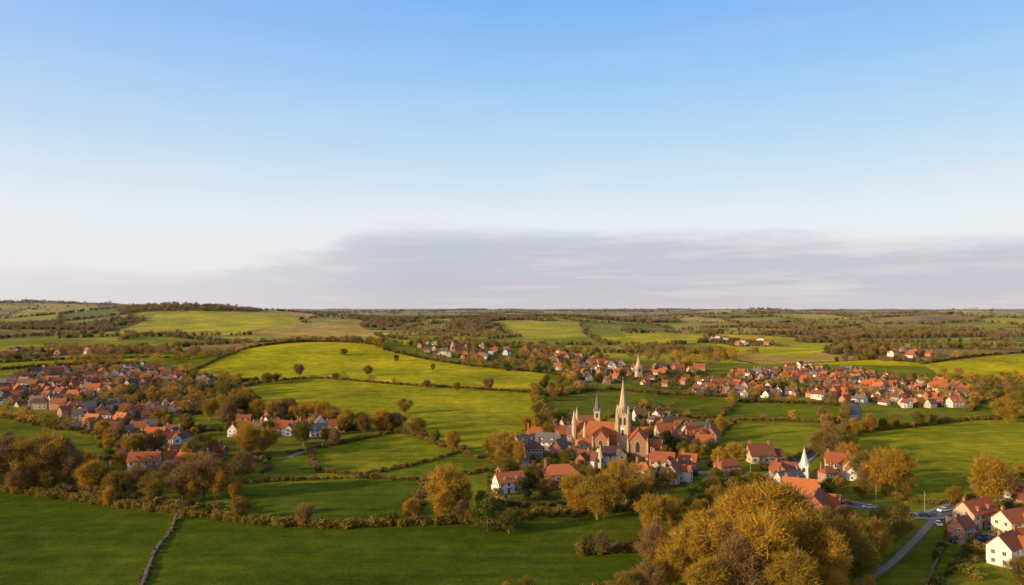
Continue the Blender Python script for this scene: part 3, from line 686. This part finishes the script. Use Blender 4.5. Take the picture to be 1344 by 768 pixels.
x,y=far_pts(52000,1150,3500,'wood'); far_inst('distant_woodland',x,y,.7,1.1); nw=len(x)
x,y=far_pts(70000,3500,9500,'wood'); far_inst('distant_woodland',x,y,.9,1.5); nw+=len(x)
print('INST',nh,nw)

# ------------------------------------------------------------ roads, walls
def ribbon(name,pts,w,mat,zo=.15,kerb=False,line=False):
    c=curve(pts,3.0); t=np.gradient(c,axis=0); t/=np.linalg.norm(t,axis=1)[:,None]; nn=np.stack([-t[:,1],t[:,0]],1)
    prof=[(-w/2,0),(w/2,0)] if not kerb else [(-w/2-1.6,.0),(-w/2-1.6,.12),(-w/2,.12),(-w/2,0),(w/2,0),(w/2,.12),(w/2+1.6,.12),(w/2+1.6,0)]
    mb=MB(); K=len(prof); vs=[]
    for p,q in zip(c,nn):
        zc=h1(*p)
        for o,dz in prof: vs.append((p[0]+q[0]*o,p[1]+q[1]*o,zc+zo+dz))
    mb.v=vs; mb.mats=[mat,'kerb']
    for i in range(len(c)-1):
        for j in range(K-1):
            mb.f.append((i*K+j,i*K+j+1,(i+1)*K+j+1,(i+1)*K+j)[::-1]); mb.m.append(0 if (not kerb or j==3) else 1)
    if line:
        for i in range(0,len(c)-2,3):
            p,q=c[i],c[i+1]; n_=nn[i]*.09
            z1=h1(*p)+zo+.02; z2=h1(*q)+zo+.02
            mb.add([(p[0]-n_[0],p[1]-n_[1],z1),(p[0]+n_[0],p[1]+n_[1],z1),(q[0]+n_[0],q[1]+n_[1],z2),(q[0]-n_[0],q[1]-n_[1],z2)],[(3,2,1,0)],'paint')
    obj(name,mb.mesh(name)); return c
ribbon('road',[(1060,662),(1100,660),(1150,668),(1215,678),(1250,668),(1290,656),(1330,655),(1420,660)],6.2,'asphalt',kerb=True,line=True)
ribbon('road',[(940,630),(985,634),(1030,618),(1058,600),(1072,585),(1082,568),(1120,556)],5.5,'asphalt',.16,kerb=True,line=True)
ribbon('road',[(860,600),(900,612),(940,630),(1000,650),(1060,662)],5,'asphalt',.145)
ribbon('lane',[(95,562),(130,571),(165,580),(190,588),(225,598),(250,612)],5,'asphalt')
ribbon('lane',[(1345,690),(1300,705),(1275,712),(1240,712)],5,'gravel')
ribbon('footpath',[(1090,800),(1130,768),(1175,735),(1215,694),(1225,682)],2.4,'gravel',.13)
ribbon('lane',[(700,620),(690,605),(720,598),(790,604),(860,600)],4.5,'asphalt')
ribbon('street',[(20,520),(100,516),(200,512),(280,522)],6,'asphalt',.3); ribbon('street',[(120,490),(130,515),(110,545),(95,562)],6,'asphalt',.34)
ribbon('street',[(930,512),(1000,506),(1100,512),(1200,520),(1270,528)],6,'asphalt',.3); ribbon('street',[(1060,486),(1080,510),(1120,532),(1120,556)],6,'asphalt',.34)
ribbon('lane',[(380,600),(420,585),(440,572),(380,566),(300,560)],4,'gravel')
def wall_line(name,pts,w,hh,mat):
    c=curve(pts,1.6); t=np.gradient(c,axis=0); t/=np.linalg.norm(t,axis=1)[:,None]; mb=MB(); vs=[]
    for p,q in zip(c,t):
        nx_,ny_=-q[1],q[0]; z=h1(*p); a=w*random.uniform(.7,1.3); hz=hh*random.uniform(.5,1.15); off=random.gauss(0,w*.15)
        for o,dz in((-a/2,-.3),(-a*.38,hz),(a*.38,hz),(a/2,-.3)): vs.append((p[0]+nx_*(o+off),p[1]+ny_*(o+off),z+dz))
    mb.v=vs; mb.mats=[mat]
    for i in range(len(c)-1):
        for j in range(3): mb.f.append((i*4+j,i*4+j+1,i*4+4+j+1,i*4+4+j)[::-1]); mb.m.append(0)
    obj(name,mb.mesh(name))
WL=[(232,676),(222,700),(205,722),(195,745),(178,790)]
wall_line('dry_stone_wall',WL,1.2,.8,'drywall')
wall_line('dry_stone_wall',[(1262,704),(1240,716),(1228,742),(1215,775)],.7,1.0,'drywall')
wall_line('garden_wall',[(1255,675),(1300,672),(1315,700)],.5,1.1,'kerb')
wall_line('garden_wall',[(650,655),(700,662),(760,655)],.5,1.2,'cbrick')
wl=curve(WL,1.2); P_=[(a+random.gauss(0,.8),b+random.gauss(0,.8),h1(a,b)-.1,random.uniform(.15,.42)) for a,b in wl]
instancer('wall_side_scrub',P_,BUSH[0],'bush')

def car_mesh():
    mb=MB(); pr=[(-2.1,.35),(-2.15,.7),(-1.95,.92),(-1.0,1.0),(1.35,1.0),(2.0,.95),(2.12,.7),(2.08,.35)]
    n=len(pr); vs=[(x,-.86,z) for x,z in pr]+[(x,.86,z) for x,z in pr]
    mb.add(vs,[tuple(range(n)),tuple(range(2*n-1,n-1,-1))]+[(i,n+i,n+(i+1)%n,(i+1)%n) for i in range(n)],'carpaint')
    def cab(x0,x1,x2,x3,z0,z1,y0,y1,mat): mb.add([(x0,-y0,z0),(x3,-y0,z0),(x3,y0,z0),(x0,y0,z0),(x1,-y1,z1),(x2,-y1,z1),(x2,y1,z1),(x1,y1,z1)],[(4,5,6,7),(0,1,5,4),(1,2,6,5),(2,3,7,6),(3,0,4,7)],mat)
    cab(-1.0,-.35,1.1,1.6,.99,1.42,.8,.66,'glass'); cab(-.42,-.36,1.12,1.18,1.41,1.47,.68,.64,'carpaint')
    for x in(-1.3,1.3):
        for y in(-.82,.82):
            vs=[];m=12
            for yy in(y-.11,y+.11):
                for i in range(m): a=2*math.pi*i/m; vs.append((x+.33*math.cos(a),yy,.33+.33*math.sin(a)))
            mb.add(vs,[(i,(i+1)%m,m+(i+1)%m,m+i) for i in range(m)]+[tuple(range(m)),tuple(range(2*m-1,m-1,-1))],'tyre')
    mb.box(-2.17,-2.1,-.75,-.45,.62,.76,'frame');mb.box(-2.17,-2.1,.45,.75,.62,.76,'frame')
    return mb.mesh('car_mesh')
CM=car_mesh()
for u,v,a in[(1212,678,-12),(1262,664,35),(1302,709,20),(1250,712,80),(885,610,-20),(905,615,10),(892,604,-30),(1040,612,50),(700,607,10),(1065,660,5),(170,583,-20),(205,594,-20),(955,632,0),(1335,715,30),(975,634,10),(745,604,20),(1110,662,-8),(1140,668,-10),(1238,672,20),(1285,712,20),(1232,690,70),(1310,658,5),(1288,706,25)]:
    x,y=site(u,v); obj('parked_car',CM,(x,y,h1(x,y)+.16),math.radians(a),1.08)
def lamp_mesh():
    mb=MB(); mb.cone(0,0,-.5,8,.12,.07,8,'metal'); mb.box(-.04,1.5,-.04,.04,7.95,8.05,'metal'); mb.box(1.2,1.9,-.14,.14,7.88,8.02,'metal'); return mb.mesh('lamp_mesh')
LM=lamp_mesh()
for u,v in[(1214,674),(1150,664),(1275,657),(1060,656),(985,629)]:
    x,y=site(u,v); obj('street_lamp',LM,(x,y,h1(x,y)),1.2)
pm=MB(); pm.cone(0,0,-1,9,.16,.1,8,'wood'); pm.box(-.9,.9,-.06,.06,8.2,8.35,'wood')
for s_ in(-.7,0,.7): pm.cone(s_,0,8.35,8.55,.05,.05,6,'metal')
PM=pm.mesh('pole_mesh')
for u,v in[(1190,690),(1010,612),(140,580),(232,606)]:
    x,y=site(u,v); obj('utility_pole',PM,(x,y,h1(x,y)),.6)

# ------------------------------------------------------------ light, sky, camera
EL=math.radians(13); AZ=math.radians(244)
ts=Vector((math.sin(AZ)*math.cos(EL),math.cos(AZ)*math.cos(EL),math.sin(EL)))
sd=bpy.data.lights.new('sun','SUN'); sd.energy=5; sd.angle=math.radians(.6); sd.color=(1,.76,.42)
so=bpy.data.objects.new('sun',sd); so.rotation_euler=ts.to_track_quat('Z','Y').to_euler(); COL.objects.link(so); so.location=(-400,-400,400)
w=bpy.data.worlds.new('World'); sc.world=w; w.use_nodes=True; nt=w.node_tree; bg=nt.nodes['Background']; bg.inputs['Strength'].default_value=.1
sky=N(nt,'ShaderNodeTexSky',sky_type='NISHITA'); sky.sun_disc=False; sky.sun_elevation=EL; sky.sun_rotation=AZ; sky.altitude=100
tc=N(nt,'ShaderNodeTexCoord'); sp=N(nt,'ShaderNodeSeparateXYZ'); nt.links.new(tc.outputs['Generated'],sp.inputs[0])
ex,ey,ez=sp.outputs
grad=ramp(nt,ez,[(0,(.82,.77,.77)),(.05,(.88,.85,.85)),(.12,(.82,.88,.93)),(.20,(.57,.77,.95)),(.30,(.35,.62,.96)),(.39,(.23,.49,.94)),(.55,(.11,.23,.55)),(1,(.055,.11,.30))])
az=mth(nt,'ARCTAN2',ex,ey)
azn=mth(nt,'ADD',mth(nt,'MULTIPLY',az,.5),.5,clamp=True)
viol=ramp(nt,azn,[(.15,(1.15,1.0,.99)),(.5,(1,1,1))])
grad=mix(nt,ramp(nt,ez,[(.1,(0,0,0)),(.3,(1,1,1))]),grad,mix(nt,1.0,grad,viol,'MULTIPLY'))
top=ramp(nt,azn,[(.0,(.045,)*3),(.28,(.05,)*3),(.36,(.08,)*3),(.41,(.110,)*3),(.52,(.116,)*3),(.62,(.110,)*3),(.78,(.082,)*3),(1,(.062,)*3)],'EASE')
mp=N(nt,'ShaderNodeMapping'); mp.inputs['Scale'].default_value=(3.2,3.2,22); nt.links.new(tc.outputs['Generated'],mp.inputs[0])
cn=noise(nt,1.0,8,mp.outputs[0],.66)
mp2=N(nt,'ShaderNodeMapping'); mp2.inputs['Scale'].default_value=(5,5,60); mp2.inputs['Location'].default_value=(3,1,7); nt.links.new(tc.outputs['Generated'],mp2.inputs[0])
cn2=noise(nt,1.0,5,mp2.outputs[0],.55)
t2=mth(nt,'ADD',top,mth(nt,'MULTIPLY',mth(nt,'SUBTRACT',cn,.5),.08))
msk=mth(nt,'MULTIPLY',mth(nt,'SUBTRACT',t2,ez),45,clamp=True)
lefty=ramp(nt,azn,[(.18,(.2,)*3),(.33,(.5,)*3),(.43,(1,)*3),(.9,(.9,)*3)])
msk=mth(nt,'MULTIPLY',mth(nt,'MULTIPLY',msk,lefty),.86)
ccol=ramp(nt,mth(nt,'MULTIPLY',ez,8),[(0,(.63,.59,.64)),(.25,(.52,.52,.61)),(.65,(.51,.54,.65)),(1,(.68,.71,.80))])
str_=ramp(nt,cn2,[(.5,(0,)*3),(.70,(1,)*3)])
ccol=mix(nt,mth(nt,'MULTIPLY',str_,.6),ccol,(.84,.74,.73))
wisp=ramp(nt,cn,[(.52,(0,)*3),(.8,(1,)*3)]); wf=ramp(nt,ez,[(.05,(0,)*3),(.12,(.7,)*3),(.18,(.3,)*3),(.3,(.1,)*3)])
g2=mix(nt,mth(nt,'MULTIPLY',wisp,wf),grad,(.88,.84,.86)); g3=mix(nt,msk,g2,ccol)
dt=N(nt,'ShaderNodeVectorMath',operation='DOT_PRODUCT'); nt.links.new(tc.outputs['Generated'],dt.inputs[0]); dt.inputs[1].default_value=ts
au=mth(nt,'POWER',mth(nt,'MAXIMUM',dt.outputs['Value'],0.0),4.0)  # glow around the sun, out of view, added as warm fill light
g3=mix(nt,1.0,g3,mix(nt,1.0,grey(nt,au),(1.7,1.05,.40),'MULTIPLY'),'ADD')
g4=mix(nt,1.0,g3,(10,10,10),'MULTIPLY')
fin=mix(nt,.93,sky.outputs[0],g4)
nt.links.new(fin,bg.inputs['Color'])
cd=bpy.data.cameras.new('camera'); cd.sensor_width=36; cd.lens=36*F/1344; cd.clip_end=60000; cd.clip_start=1
co=bpy.data.objects.new('camera',cd); co.location=(0,0,CAMZ); co.rotation_euler=(math.pi/2+PITCH,0,0); COL.objects.link(co); sc.camera=co
print('OBJ',len(bpy.data.objects),'houses',len(house_xy),'trees',len(tree_xy))
